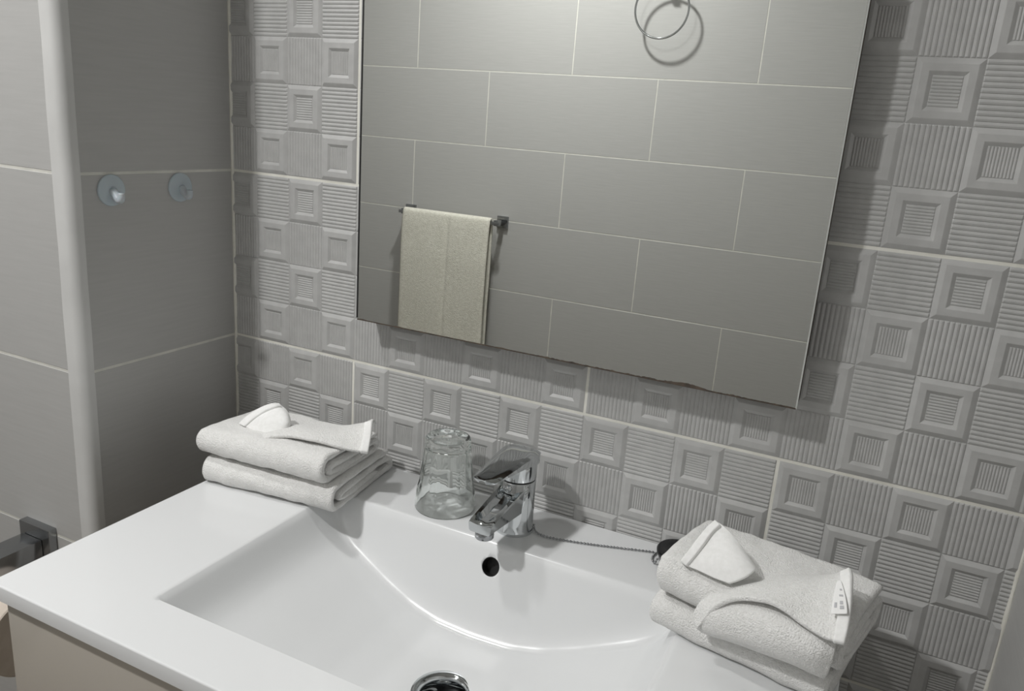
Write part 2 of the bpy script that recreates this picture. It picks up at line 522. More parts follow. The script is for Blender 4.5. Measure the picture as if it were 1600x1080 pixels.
# slotted cross inside the drain
bm = bmesh.new()
for k in range(3):
    vs = bx(bm, -0.022, 0.022, -0.0016, 0.0016, -0.019, -0.016, 0.0006)
for k, v in enumerate(bm.verts): pass
bm.free()
bm = bmesh.new()
for k in range(3):
    b0 = len(bm.verts)
    bx(bm, -0.0225, 0.0225, -0.0017, 0.0017, -0.019, -0.0155, 0.0005)
    bm.verts.ensure_lookup_table()
    bmesh.ops.rotate(bm, verts=bm.verts[b0:], cent=(0, 0, 0), matrix=Matrix.Rotation(k * PI / 3 + 0.3, 3, 'Z'))
bm_done(bm, 'strainer_bars', m_chrome, dr, auto=40)
lathe('strainer_screw', m_chrome, [(0.0005, -0.0085), (0.003, -0.0088), (0.0062, -0.0105), (0.0075, -0.0135), (0.0078, -0.017), (0.0005, -0.017)], 32, dr)
lathe('drain_throat', m_dark, [(0.0222, -0.0262), (0.0222, -0.0282), (0.0005, -0.0282), (0.0005, -0.0262)], 32, dr)

# ------------------------------------------------------------------ vanity cabinet
cab = empty('vanity_cabinet', (XS, -0.23, -0.75))
tag(cab, 'glossy cream vanity cabinet under the white washbasin', 'cabinet')
def cb(name, x0, x1, y0, y1, z0, z1, bev=0.001):
    return box_obj(name, m_cream, x0 - XS, x1 - XS, y0 + 0.23, y1 + 0.23, z0 + 0.75, z1 + 0.75, bev, cab)
cb('side_panel', 0.146, 0.162, -0.445, -0.006, -0.75, -0.1655)
cb('side_panel', 0.906, 0.922, -0.445, -0.006, -0.75, -0.1655)
cb('bottom_panel', 0.1625, 0.9055, -0.443, -0.006, -0.75, -0.734)
cb('back_panel', 0.1625, 0.9055, -0.014, -0.006, -0.7335, -0.30)
dw = cb('drawer_front', 0.146, 0.922, -0.463, -0.4455, -0.4565, -0.1695, 0.0015)
hd = box_obj('handle', m_steel, -0.10, 0.10, -0.263, -0.2335, 0.3975, 0.4055, 0.001, dw, loc=(0, 0, 0))
dw2 = cb('drawer_front', 0.146, 0.922, -0.463, -0.4455, -0.75, -0.4605, 0.0015)
box_obj('handle', m_steel, -0.10, 0.10, -0.263, -0.2335, 0.1065, 0.1145, 0.001, dw2)

# ------------------------------------------------------------------ mirror
mr = empty('mirror', (0.557, 0, 0.4759))
tag(mr, 'frameless rectangular mirror on the relief tile wall above the washbasin', 'mirror')
MX0, MX1, MZ0, MZ1, MY = 0.2703, 0.8449, 0.0746, 0.877, -0.0387
cxm, czm = 0.557, 0.4759
b = 0.0016
V = []
for (x0, x1, z0, z1, y) in ((MX0, MX1, MZ0, MZ1, MY + 0.0050), (MX0, MX1, MZ0, MZ1, MY + 0.0008), (MX0 + b, MX1 - b, MZ0 + b, MZ1 - b, MY)):
    V += [(x0 - cxm, y, z0 - czm), (x1 - cxm, y, z0 - czm), (x1 - cxm, y, z1 - czm), (x0 - cxm, y, z1 - czm)]
F = [(3, 2, 1, 0)]
for L in (0, 4):
    for k in range(4):
        k2 = (k + 1) % 4
        F.append((L + k, L + k2, L + k2 + 4, L + k + 4))
link('glass_edge', mesh_from('glass_edge', V, F, m_mirror_edge), mr)
V = [(MX0 + b - cxm, MY - 0.0003, MZ0 + b - czm), (MX1 - b - cxm, MY - 0.0003, MZ0 + b - czm), (MX1 - b - cxm, MY - 0.0003, MZ1 - b - czm), (MX0 + b - cxm, MY - 0.0003, MZ1 - b - czm)]
V += [(x, y + 0.0002, z) for x, y, z in V]
link('mirror_pane', mesh_from('mirror_pane', V, [(0, 1, 2, 3), (7, 6, 5, 4), (0, 4, 5, 1), (1, 5, 6, 2), (2, 6, 7, 3), (3, 7, 4, 0)], m_mirror), mr)
box_obj('backing_panel', m_backing, MX0 + 0.001 - cxm, MX1 - 0.001 - cxm, MY + 0.0052, -0.0045, MZ0 + 0.001 - czm, MZ1 - 0.001 - czm, 0.001, mr)
# corroded silvering along the lower edge
V = []; F = []
n = 260
random.seed(11)
for i in range(n + 1):
    x = MX0 + 0.0008 + (MX1 - MX0 - 0.0016) * i / n
    t = i / n
    hgt = 0.0014 + 0.0016 * max(0, noise.noise(Vector((t * 30, 0, 0)))) + (0.0016 if t > 0.45 else 0) * abs(noise.noise(Vector((t * 90, 3, 0)))) + 0.003 * math.exp(-((t - 0.79) / 0.03) ** 2)
    V += [(x - cxm, MY - 0.0006, MZ0 - czm), (x - cxm, MY - 0.0006, MZ0 + hgt - czm), (x - cxm, MY + 0.0008, MZ0 + hgt - czm), (x - cxm, MY + 0.0008, MZ0 - czm)]
for i in range(n):
    for k in range(4):
        k2 = (k + 1) % 4
        F.append((i * 4 + k, (i + 1) * 4 + k, (i + 1) * 4 + k2, i * 4 + k2))
o = link('corrosion_or_reflection_strip', mesh_from('corrosion_or_reflection_strip', V, F, m_backing), mr)
o['label'] = 'dark brown corroded strip along the lower mirror edge'

o = box_obj('corrosion_or_reflection_strip', m_dark, MX0 - 0.0002 - cxm, MX0 + 0.0020 - cxm, MY - 0.0007, MY + 0.0007, MZ0 + 0.003 - czm, MZ1 - 0.003 - czm, 0, mr)  # black strip painted in for the dark reflection of the gap, not corrosion
o['label'] = 'thin black strip painting the reflected dark gap along the left mirror edge'

# ------------------------------------------------------------------ faucet
FX, FY = 0.5405, -0.067
fa = empty('basin_faucet', (FX, FY, ZT))
tag(fa, 'chrome single lever mixer tap between the drinking glass and the chain', 'faucet')
lathe('body', m_chrome, [(0.0005, 0), (0.0246, 0), (0.0248, 0.0015), (0.0240, 0.004), (0.0232, 0.012), (0.0226, 0.040), (0.0224, 0.0685), (0.0216, 0.0700), (0.0005, 0.0700)], 64, fa)
lathe('seal_ring', m_dark, [(0.0005, 0.0701), (0.0212, 0.0701), (0.0212, 0.0718), (0.0005, 0.0718)], 48, fa)
lathe('cartridge_cap', m_chrome, [(0.0005, 0.0719), (0.0218, 0.0719), (0.0226, 0.0728), (0.0226, 0.090), (0.0222, 0.0965), (0.0005, 0.0965)], 64, fa)
# lever: plan outline from back to tip, lofted
def lever_bm():
    bm = bmesh.new(); rows = []
    N = 30
    for i in range(N + 1):
        t = i / N
        y = 0.0232 - t * (0.0232 + 0.098)
        if y > 0: hw = math.sqrt(max(0.0234 ** 2 - y * y, 1e-8))
        else:
            s = -y / 0.098
            hw = 0.0234 + (0.0150 - 0.0234) * (s ** 1.2)
            if s > 0.93: hw *= math.sqrt(max(1 - ((s - 0.93) / 0.075) ** 2, 0.02))
        top = 0.1085 - 0.0035 * max(0, y / 0.0232) ** 2 * 2 + (-0.0115) * max(0, -y / 0.098) ** 1.25
        s = max(0, -y / 0.098)
        th = 0.0125 * (1 - s) ** 1.3 + 0.0042
        if y > 0: th = 0.0165
        bot = top - th
        ring = []
        M_ = 10
        for k in range(M_ + 1):            # top, convex
            u = -1 + 2 * k / M_
            ring.append((u * hw, y, top - 0.0030 * abs(u) ** 5 * min(1, hw / 0.02)))
        for k in range(M_ + 1):            # underside, concave
            u = 1 - 2 * k / M_
            ring.append((u * hw * 0.96, y + (0.001 if s < 1 else 0), bot + 0.0030 * (1 - u * u) * (1 if s > 0.3 else 0)))
        rows.append([bm.verts.new(p) for p in ring])
    n = len(rows[0])
    for a, b_ in zip(rows[:-1], rows[1:]):
        for k in range(n):
            k2 = (k + 1) % n
            bm.faces.new((a[k], a[k2], b_[k2], b_[k]))
    bm.faces.new(rows[0][::-1]); bm.faces.new(rows[-1])
    return bm
lv = bm_done(lever_bm(), 'lever', m_chrome, fa, auto=42, rot=(math.radians(-3), 0, math.radians(-2)))
# spout: tapered block with hollow upper face
def spout_bm():
    bm = bmesh.new(); rows = []
    N = 16
    for i in range(N + 1):
        t = i / N
        y = -0.012 - t * 0.080
        hw = 0.0175 - 0.0025 * t
        top = 0.062 - 0.014 * t
        bot = 0.036 - 0.004 * t + 0.0
        bot = 0.030 + 0.004 * t
        if t > 0.9: top -= 0.002 * ((t - 0.9) / 0.1) ** 2
        dip = 0.006 * math.sin(PI * min(1, t * 1.05)) + 0.0015
        ring = [(-hw, y, top - 0.0015), (-hw + 0.0015, y, top), (-hw * 0.62, y, top - 0.0006), (-hw * 0.3, y, top - dip), (hw * 0.3, y, top - dip),
                (hw * 0.62, y, top - 0.0006), (hw - 0.0015, y, top), (hw, y, top - 0.0015), (hw * 0.93, y, bot + 0.002), (hw * 0.8, y, bot), (-hw * 0.8, y, bot), (-hw * 0.93, y, bot + 0.002)]
        rows.append([bm.verts.new(p) for p in ring])
    n = len(rows[0])
    for a, b_ in zip(rows[:-1], rows[1:]):
        for k in range(n):
            k2 = (k + 1) % n
            bm.faces.new((a[k], a[k2], b_[k2], b_[k]))
    bm.faces.new(rows[0][::-1]); bm.faces.new(rows[-1])
    return bm
sp = bm_done(spout_bm(), 'spout', m_chrome, fa, auto=30, rot=(0, 0, math.radians(-2)))
lathe('aerator', m_steel, [(0.0005, 0.0), (0.0105, 0.0), (0.0112, 0.001), (0.0112, 0.008), (0.0104, 0.009), (0.0005, 0.009)], 40, sp, (0, -0.079, 0.0235))
lathe('indicator_dot', m_chrome, [(0.0005, 0.0035), (0.003, 0.0030), (0.0048, 0.0014), (0.0052, 0), (0.0005, 0)], 28, fa, (-0.0024, -0.0222, 0.0635), (PI / 2 - 0.15, 0, math.radians(-6)))

# ------------------------------------------------------------------ drinking glass, upside down
GX, GY = 0.437, -0.064
def facet(a, r, z):
    # eight shallow flutes between z 0.030 and 0.086
    t = min(max((z - 0.026) / 0.008, 0), 1) * min(max((0.094 - z) / 0.006, 0), 1)
    k = 8
    ph = (a * k / (2 * PI)) % 1.0
    d = abs(ph - 0.5) * 2            # 0 at flute centre .. 1 at rib
    cut = (1 - math.cos((1 - d) * PI / k)) * r * 0.95 + 0.0011 * (1 - d ** 6)
    return r - cut * t
outer = [(0.0392, 0.0003), (0.0396, 0.0012), (0.0394, 0.006), (0.0388, 0.016), (0.0382, 0.024)]
for i in range(9):
    z = 0.028 + 0.062 * i / 8
    outer.append((0.0380 - 0.0078 * (z - 0.028) / 0.07, z))
outer += [(0.0300, 0.0935), (0.0294, 0.0965), (0.0275, 0.0985), (0.0240, 0.0978), (0.0225, 0.0966), (0.0005, 0.0964)]
inner = [(0.0005, 0.0845), (0.0200, 0.0850), (0.0255, 0.0832), (0.0280, 0.0790), (0.0312, 0.060), (0.0338, 0.040), (0.0356, 0.026), (0.0366, 0.014), (0.0373, 0.003), (0.0376, 0.0006)]
gl = lathe('drinking_glass', m_glass, outer + inner, 96, None, (GX, GY, ZT), (0, 0, 0.2), auto=50, rad=lambda a, r, z: facet(a, r, z) if r > 0.0295 else r, close=True)
gl.cycles.is_caustics_caster = True
bo.cycles.is_caustics_receiver = True
tag(gl, 'clear fluted drinking glass upside down on the washbasin left of the tap', 'glass')

# ------------------------------------------------------------------ ball chain and plug
ch_path = spline([(0.5625, -0.0555, ZT + 0.006), (0.5665, -0.0615, ZT + 0.003), (0.5777, -0.0668, ZT + 0.0018), (0.5984, -0.0652, ZT + 0.0018), (0.6368, -0.0547, ZT + 0.0018),
                  (0.675, -0.0415, ZT + 0.0018), (0.7120, -0.0290, ZT + 0.0018), (0.7135, -0.0360, ZT + 0.0018), (0.7145, -0.0450, ZT + 0.0018), (0.7200, -0.0530, ZT + 0.0018), (0.7220, -0.0530, ZT + 0.0070),
                  (0.7270, -0.0545, ZT + 0.0115), (0.738, -0.0560, ZT + 0.0128), (0.748, -0.0500, ZT + 0.0150), (0.757, -0.0400, ZT + 0.0190), (0.763, -0.0300, ZT + 0.0215), (0.764, -0.024, ZT + 0.0225)], 60)
def beads(path, pitch, r, thin):
    bm = bmesh.new()
    bmesh.ops.create_icosphere(bm, subdivisions=2, radius=r)
    base = [v.co.copy() for v in bm.verts]; fc = [[v.index for v in f.verts] for f in bm.faces]
    bm.free()
    V = []; F = []; acc = 0; last = path[0]; spots = [path[0]]
    for p in path[1:]:
        acc += (p - last).length; last = p
        if acc >= pitch: spots.append(p); acc = 0
    for s in spots:
        n = len(V); V += [b_ + s for b_ in base]; F += [tuple(n + i for i in f) for f in fc]
    tv, tf = tube_mesh(path[::12], thin, 5)
    n = len(V); V += tv; F += [tuple(n + i for i in f) for f in tf]
    return V, F
V, F = beads(ch_path, 0.0040, 0.00150, 0.0006)
chn = link('ball_chain', mesh_from('ball_chain', V, F, m_steel, True))
tag(chn, 'thin metal ball chain running from the tap to the black plug', 'chain')
pg = lathe('sink_plug', m_rubber, [(0.0005, 0.0005), (0.0185, 0.0005), (0.0198, 0.002), (0.0218, 0.010), (0.0222, 0.0115), (0.0235, 0.0125), (0.0237, 0.0155), (0.0225, 0.0172), (0.0150, 0.0178), (0.0130, 0.0168), (0.006, 0.0166), (0.0052, 0.0185), (0.0050, 0.0225), (0.003, 0.0240), (0.0005, 0.0242)], 48, None, (0.7400, -0.0330, ZT), (math.radians(4), 0, 0))
tag(pg, 'black rubber basin plug lying behind the right towels against the tiles', 'plug')

# ------------------------------------------------------------------ hooks on the niche wall
def hook(y, z):
    t = empty('wall_hook', (XC, y, z))
    lathe('suction_disc', m_hook, [(0.0005, 0.0), (0.0195, 0.0), (0.0198, 0.0008), (0.0192, 0.0022), (0.017, 0.0030), (0.0140, 0.0030), (0.008, 0.0042), (0.0005, 0.0045)], 48, t, (0, 0, 0), (0, PI / 2, 0))
    pts = spline([(0.003, 0, -0.001), (0.008, 0.0, -0.005), (0.0145, 0.0, -0.0105), (0.018, 0.0, -0.0085), (0.0185, 0, -0.002)], 6)
    V, F = tube_mesh([(p.x, p.y, p.z) for p in pts], [0.0058 - 0.0018 * i / (len(pts) - 1) for i in range(len(pts))], 14)
    link('hook_nub', mesh_from('hook_nub', V, F, m_hook, True), t)
    return t
tag(hook(-0.2062, 0.2292), 'round translucent white hook on the grey tile nearer the corner trim', 'hook', 'round hooks on the niche wall')
tag(hook(-0.0985, 0.2288), 'round translucent white hook on the grey tile nearer the relief wall', 'hook', 'round hooks on the niche wall')

# ------------------------------------------------------------------ toilet paper holder and roll
th = empty('paper_holder', (-0.095, YP, -0.27))
tag(th, 'square chrome toilet paper holder on the left tile wall behind the washbasin', 'paper holder')
box_obj('wall_plate', m_steel, -0.031, 0.031, -0.0125, 0.0, -0.031, 0.031, 0.0015, th)
box_obj('arm', m_steel, -0.0235, 0.0165, -0.078, -0.0126, -0.0185, 0.0135, 0.0025, th)
box_obj('cross_piece', m_steel, -0.0368, -0.0236, -0.0765, -0.0665, -0.012, 0.002, 0.001, th)
box_obj('drop_bar', m_steel, -0.047, -0.037, -0.0775, -0.0655, -0.092, 0.004, 0.001, th)
V, F = tube_mesh([(-0.042, -0.0715, -0.082), (0.02, -0.0715, -0.082), (0.078, -0.0715, -0.082)], 0.005, 14)
link('rod', mesh_from('rod', V, F, m_steel, True), th)
rl = lathe('toilet_roll', m_paper, [(0.0205, -0.05), (0.0555, -0.05), (0.0570, -0.0485), (0.0570, 0.0485), (0.0555, 0.05), (0.0205, 0.05)], 64, None, (-0.078, YP - 0.0715, -0.352), (0, PI / 2, 0), close=True)
tag(rl, 'toilet paper roll hanging on the chrome holder left of the cabinet', 'toilet roll')
lathe('core', m_card, [(0.0190, -0.05), (0.0203, -0.05), (0.0203, 0.05), (0.0190, 0.05)], 40, rl, close=True)

# ------------------------------------------------------------------ towel ring and towel bar on the opposite wall (seen in the mirror)
tr_ = empty('towel_ring', (0.158, YO, 0.79))
tag(tr_, 'chrome towel ring on the plain tile wall, reflected at the top of the mirror', 'towel ring')
box_obj('wall_plate', m_chrome, -0.0225, 0.0225, 0.0, 0.009, -0.0225, 0.0225, 0.0012, tr_)
box_obj('arm', m_chrome, -0.010, 0.010, 0.0092, 0.058, -0.010, 0.010, 0.0012, tr_)
pts = [(0.0825 * math.cos(a), 0.050, -0.085 + 0.0825 * math.sin(a)) for a in [2 * PI * k / 72 for k in range(72)]]
V, F = tube_mesh(pts, 0.0034, 12, closed=True)
link('ring', mesh_from('ring', V, F, m_chrome, True), tr_)

tb = empty('towel_bar', (-0.535, YO, 0.004))
tag(tb, 'chrome towel bar on the plain tile wall, reflected in the lower left of the mirror', 'towel bar')
for sx in (-0.195, 0.190):
    p_ = box_obj('wall_plate', m_steel, sx - 0.021, sx + 0.021, 0.0, 0.010, -0.021, 0.021, 0.0012, tb)
    box_obj('bracket', m_steel, sx - 0.008, sx + 0.008, 0.0102, 0.060, -0.010, 0.010, 0.0012, p_)
box_obj('bar', m_steel, -0.207, 0.207, 0.0604, 0.0704, -0.0055, 0.0055, 0.001, tb)
# towel hanging over it
HX0, HX1 = -0.717, -0.360
ybar = YO + 0.0654
V = []; F = []
path = []
for i in range(15): path.append((ybar - 0.0115, -0.50 + 0.50 * i / 14))
for i in range(1, 10):
    a = PI - PI * i / 10
    path.append((ybar + 0.0115 * math.cos(a), 0.0045 + 0.0135 * math.sin(a)))
for i in range(44): path.append((ybar + 0.0115 + 0.006 * min(1, i / 10), 0.0 - 0.62 * i / 43))
NXh = 60
for (yy, zz) in path:
    for i in range(NXh + 1):
        u = i / NXh; x = HX0 + (HX1 - HX0) * u
        hang = max(0, -zz)
        front = yy > ybar
        y = yy + (0.0045 * noise.noise(Vector((x * 9, zz * 4, 3 if front else 9))) * min(1, hang * 8))
        y += (0.004 if front else -0.003) * (1 - math.exp(-((u - 0.54) / 0.02) ** 2)) * (1 if hang > 0 else 0.6)
        e = min(u, 1 - u)
        y -= (1 if front else -1) * 0.004 * math.exp(-(e / 0.02) ** 2)
        x2 = x + 0.004 * noise.noise(Vector((zz * 5, 0.3 if u < .5 else 7, 0))) - 0.018 * hang * 0.4
        V.append((x2 + 0.542, y - YO, zz - 0.004))
for j in range(len(path) - 1):
    for i in range(NXh):
        a = j * (NXh + 1) + i
        F.append((a, a + 1, a + NXh + 2, a + NXh + 1))
me = mesh_from('hanging_towel', V, F, m_towel_cream, True)
ht = link('hanging_towel', me, None, (-0.542, YO, 0.004))
sd = ht.modifiers.new('s', 'SOLIDIFY'); sd.thickness = 0.007; sd.offset = 0
tag(ht, 'cream towel hanging over the chrome bar, reflected in the mirror', 'towel')

# ------------------------------------------------------------------ folded towels
def fold_ribbon(path, t, W, name, m, parent, seed, amp=0.004, puff=0.0, taper=True, loc=(0, 0, 0), rot=(0, 0, 0), nx=60, skew=None, lumps=0.0015):
    """path: (y, z) centre line of the folded sheet; extruded along x over W; t = thickness"""
    P = [Vector((a, b_)) for a, b_ in path]
    # resample
    fine = spline([(p.x, p.y, 0) for p in P], 10)
    L_ = [0]
    for a, b_ in zip(fine[:-1], fine[1:]): L_.append(L_[-1] + (b_ - a).length)
    n = max(40, int(L_[-1] / 0.0035)); C_ = []; k = 0
    for i in range(n + 1):
        s = L_[-1] * i / n
        while k < len(L_) - 2 and L_[k + 1] < s: k += 1
        f = (s - L_[k]) / max(1e-9, L_[k + 1] - L_[k])
        C_.append(fine[k].lerp(fine[k + 1], f))
    top = []; bot = []
    for i, c in enumerate(C_):
        d = C_[min(i + 1, n)] - C_[max(i - 1, 0)]; d.normalize()
        nn = Vector((-d.y, d.x, 0))
        e = min(i, n - i) / 2.0
        tt = t / 2 * min(1, math.sqrt(max(0.05, 1 - max(0, 1 - e) ** 2)))
        top.append(c + nn * tt); bot.append(c - nn * tt)
    ring = top + bot[::-1]
    m_ = len(ring); V = []; F = []
    for j in range(nx + 1):
        u = j / nx
        ex = min(u, 1 - u) * W
        sh = 1 - 0.55 * (max(0, 1 - ex / (t * 0.55))) ** 2
        for i, c in enumerate(ring):
            q = C_[i] if i <= n else C_[m_ - 1 - i]
            a = q.lerp(c, sh)
            v = Vector((u * W, a.x, a.y))
            g = noise.noise_vector(Vector((v.x * 11 + seed, v.y * 11, v.z * 16)))
            v += Vector((g.x * amp * 0.8, g.y * amp, g.z * amp * 0.55 * min(1, max(v.z, 0) / 0.02)))
            g2 = noise.noise(Vector((v.x * 60 + seed, v.y * 60, v.z * 60)))
            nv = (c - q); nv = Vector((0, nv.x, nv.y)); 
            if nv.length > 1e-6: v += nv.normalized() * g2 * lumps
            if skew: v = skew(v)
            if v.z < 0.0008: v.z = 0.0008
            V.append(v)
    for j in range(nx):
        for i in range(m_):
            i2 = (i + 1) % m_
            F.append((j * m_ + i, j * m_ + i2, (j + 1) * m_ + i2, (j + 1) * m_ + i))
    for base, fl in ((0, False), (nx * m_, True)):
        for i in range(n):
            f = (base + i, base + m_ - 1 - i, base + m_ - 2 - i, base + i + 1)
            F.append(f[::-1] if fl else f)
    bm = bmesh.new(); me = mesh_from(name, V, F, None); bm.from_mesh(me); bpy.data.meshes.remove(me)
    return bm_done(bm, name, m, parent, loc, rot, smooth=True)

def sheet(ctrl, name, m, parent, t=0.004, sub=8, seed=0, amp=0.0012, thick_edge=None, loc=(0, 0, 0)):
    """ctrl: rows of world points; bicubic patch with thickness"""
    rows = [spline(r, sub) for r in ctrl]
    n = len(rows[0]); cols = []
    for i in range(n): cols.append(spline([r[i] for r in rows], sub))
    V = []; F = []; mrow = len(cols[0])
    for i in range(n):
        for j in range(mrow):
            v = cols[i][j] - Vector(loc)
            g = noise.noise_vector(Vector((v.x * 30 + seed, v.y * 30, v.z * 30)))
            V.append(v + g * amp)
    for i in range(n - 1):
        for j in range(mrow - 1):
            a = i * mrow + j
            F.append((a, a + 1, a + mrow + 1, a + mrow))
    me = mesh_from(name, V, F, m, True)
    o = link(name, me, parent)
    sd = o.modifiers.new('s', 'SOLIDIFY'); sd.thickness = t; sd.offset = 0
    sb = o.modifiers.new('b', 'SUBSURF'); sb.levels = 1; sb.render_levels = 1
    return o

def spiral_path(D, H, t, hf=None):
    """closed fold: start at back top, forward, around the front, back along the bottom, around the back, forward inside."""
    h = t / 2
    p = [(D * 0.93, H - h * 1.0), (D * 0.7, H - h), (D * 0.4, H - h * 0.8), (D * 0.12, H - h)]
    r = (H - t) / 2
    for k in range(1, 6):
        a = PI / 2 + PI * k / 6
        p.append((r * 0.95 + math.cos(a) * r * 0.95 + h, H / 2 + math.sin(a) * r))
    p += [(D * 0.15, h), (D * 0.45, h), (D * 0.8, h)]
    r2 = (H - 2.3 * t) / 2
    cy_ = h + r2
    for k in range(1, 5):
        a = -PI / 2 + PI * k / 5
        p.append((D - r2 - h + math.cos(a) * r2, cy_ + math.sin(a) * r2))
    zi = h + 2 * r2
    p += [(D * 0.8, zi), (D * 0.5, zi - 0.001), (D * 0.22, zi - 0.001)]
    p += [(D * 0.14, zi - t * 0.55), (D * 0.24, zi - t * 1.1), (D * 0.5, zi - t * 1.15), (D * 0.75, zi - t * 1.1)]
    return p

def roty(ang): return (0, 0, math.radians(ang))

# ---- left stack
zl = ZT
A = math.radians(5)
def left_skew(v): return v
t1 = empty('folded_towel', (0.136, -0.190, zl), roty(5.5))
tag(t1, 'thick white folded towel at the bottom of the left stack, on the washbasin', 'towel', 'folded white towels on the washbasin')
fold_ribbon(spiral_path(0.166, 0.036, 0.0085), 0.0085, 0.198, 'terry_body', m_towel, t1, 3.1, amp=0.006)
t2 = empty('folded_towel', (0.122, -0.188, zl + 0.0375), roty(4))
tag(t2, 'white folded towel on top of the left stack with one corner turned up', 'towel', 'folded white towels on the washbasin')
def sk2(v):
    # lower towards the back and the left end
    return Vector((v.x, v.y, v.z * (1 - 0.25 * max(0, v.y / 0.14)) * (0.84 + 0.16 * min(1, v.x / 0.08))))
fold_ribbon(spiral_path(0.140, 0.040, 0.010), 0.010, 0.200, 'terry_body', m_towel, t2, 8.7, amp=0.006, skew=sk2)
def world_to_local(root, pts):
    mw = Matrix.Translation(root.location) @ root.rotation_euler.to_matrix().to_4x4()
    inv = mw.inverted()
    return [[inv @ Vector(p) for p in r] for r in pts]
# hem flap across the top of the left stack
flapL = [
    [(0.1896, -0.1793, -0.0961), (0.1919, -0.1631, -0.0849), (0.1845, -0.1385, -0.0822), (0.1765, -0.114, -0.0848), (0.1744, -0.0991, -0.0863)],
    [(0.2185, -0.1632, -0.0728), (0.2164, -0.1513, -0.0684), (0.2117, -0.1316, -0.0706), (0.2053, -0.112, -0.0757), (0.2013, -0.0972, -0.0796)],
    [(0.2434, -0.1514, -0.0662), (0.2389, -0.1377, -0.0638), (0.2327, -0.1181, -0.0662), (0.2265, -0.1005, -0.0716), (0.2232, -0.0887, -0.0743)],
    [(0.2813, -0.1468, -0.0629), (0.2745, -0.1322, -0.0606), (0.267, -0.1127, -0.0616), (0.2603, -0.0951, -0.0662), (0.2563, -0.0834, -0.0691)],
    [(0.3092, -0.1368, -0.0683), (0.3036, -0.1232, -0.0637), (0.2966, -0.1076, -0.0616), (0.2884, -0.0902, -0.0638), (0.2848, -0.0784, -0.0658)],
    [(0.3327, -0.1251, -0.0727), (0.3279, -0.1135, -0.0664), (0.3217, -0.0999, -0.0599), (0.3133, -0.0844, -0.0561), (0.308, -0.0727, -0.0584)],
    [(0.3482, -0.116, -0.0746), (0.3439, -0.1063, -0.0666), (0.3383, -0.0947, -0.0558), (0.3317, -0.0831, -0.0449), (0.3243, -0.0636, -0.0546)],
]
sheet(world_to_local(t2, flapL), 'hemmed_flap', m_towel, t2, 0.0048, 8, 4, 0.0016)
hemL = [
    [(0.343, -0.1254, -0.0717), (0.3379, -0.1148, -0.0652), (0.3308, -0.1012, -0.0555), (0.3221, -0.0868, -0.0487)],
    [(0.3518, -0.1198, -0.0732), (0.3469, -0.1091, -0.0649), (0.3406, -0.0965, -0.0546), (0.334, -0.085, -0.0429)],
]
sheet(world_to_local(t2, hemL), 'hem', m_towel_flat, t2, 0.0066, 5, 9, 0.0004)
petalL = [
    [(0.1548, -0.1406, -0.0738), (0.1609, -0.1372, -0.0661), (0.1695, -0.1305, -0.0578), (0.1786, -0.1219, -0.0509), (0.1876, -0.1132, -0.0468), (0.1946, -0.1047, -0.0478)],
    [(0.1711, -0.1445, -0.0724), (0.1801, -0.1418, -0.0647), (0.1894, -0.1362, -0.056), (0.1972, -0.1276, -0.0495), (0.2043, -0.1181, -0.0471), (0.209, -0.1097, -0.0513)],
    [(0.1884, -0.1473, -0.0729), (0.1992, -0.1445, -0.0666), (0.2083, -0.1399, -0.0586), (0.2148, -0.1324, -0.0513), (0.2194, -0.124, -0.0492), (0.2181, -0.1151, -0.0559)],
    [(0.2047, -0.1481, -0.0732), (0.2153, -0.1454, -0.0688), (0.2222, -0.1409, -0.0641), (0.2263, -0.1356, -0.0576), (0.2276, -0.1285, -0.0559), (0.2241, -0.1207, -0.061)],
    [(0.2194, -0.1451, -0.0715), (0.2259, -0.1426, -0.0689), (0.2287, -0.1384, -0.066), (0.2305, -0.1343, -0.0633), (0.2286, -0.1284, -0.063), (0.2257, -0.1226, -0.0665)],
]
sheet(world_to_local(t2, petalL), 'turned_corner', m_towel_flat, t2, 0.0046, 7, 14, 0.0010)
hemP = [
    [(0.1576, -0.1434, -0.0713), (0.1636, -0.14, -0.0636), (0.1723, -0.1334, -0.0553), (0.1812, -0.1247, -0.0485), (0.1902, -0.1161, -0.0445), (0.195, -0.1077, -0.0459)],
    [(0.1719, -0.1464, -0.0716), (0.1789, -0.1429, -0.0637), (0.1872, -0.1373, -0.0553), (0.1948, -0.1298, -0.0485), (0.2016, -0.1213, -0.0449), (0.2042, -0.1131, -0.0459)],
]
sheet(world_to_local(t2, hemP), 'hem', m_towel_flat, t2, 0.0062, 6, 19, 0.0004)

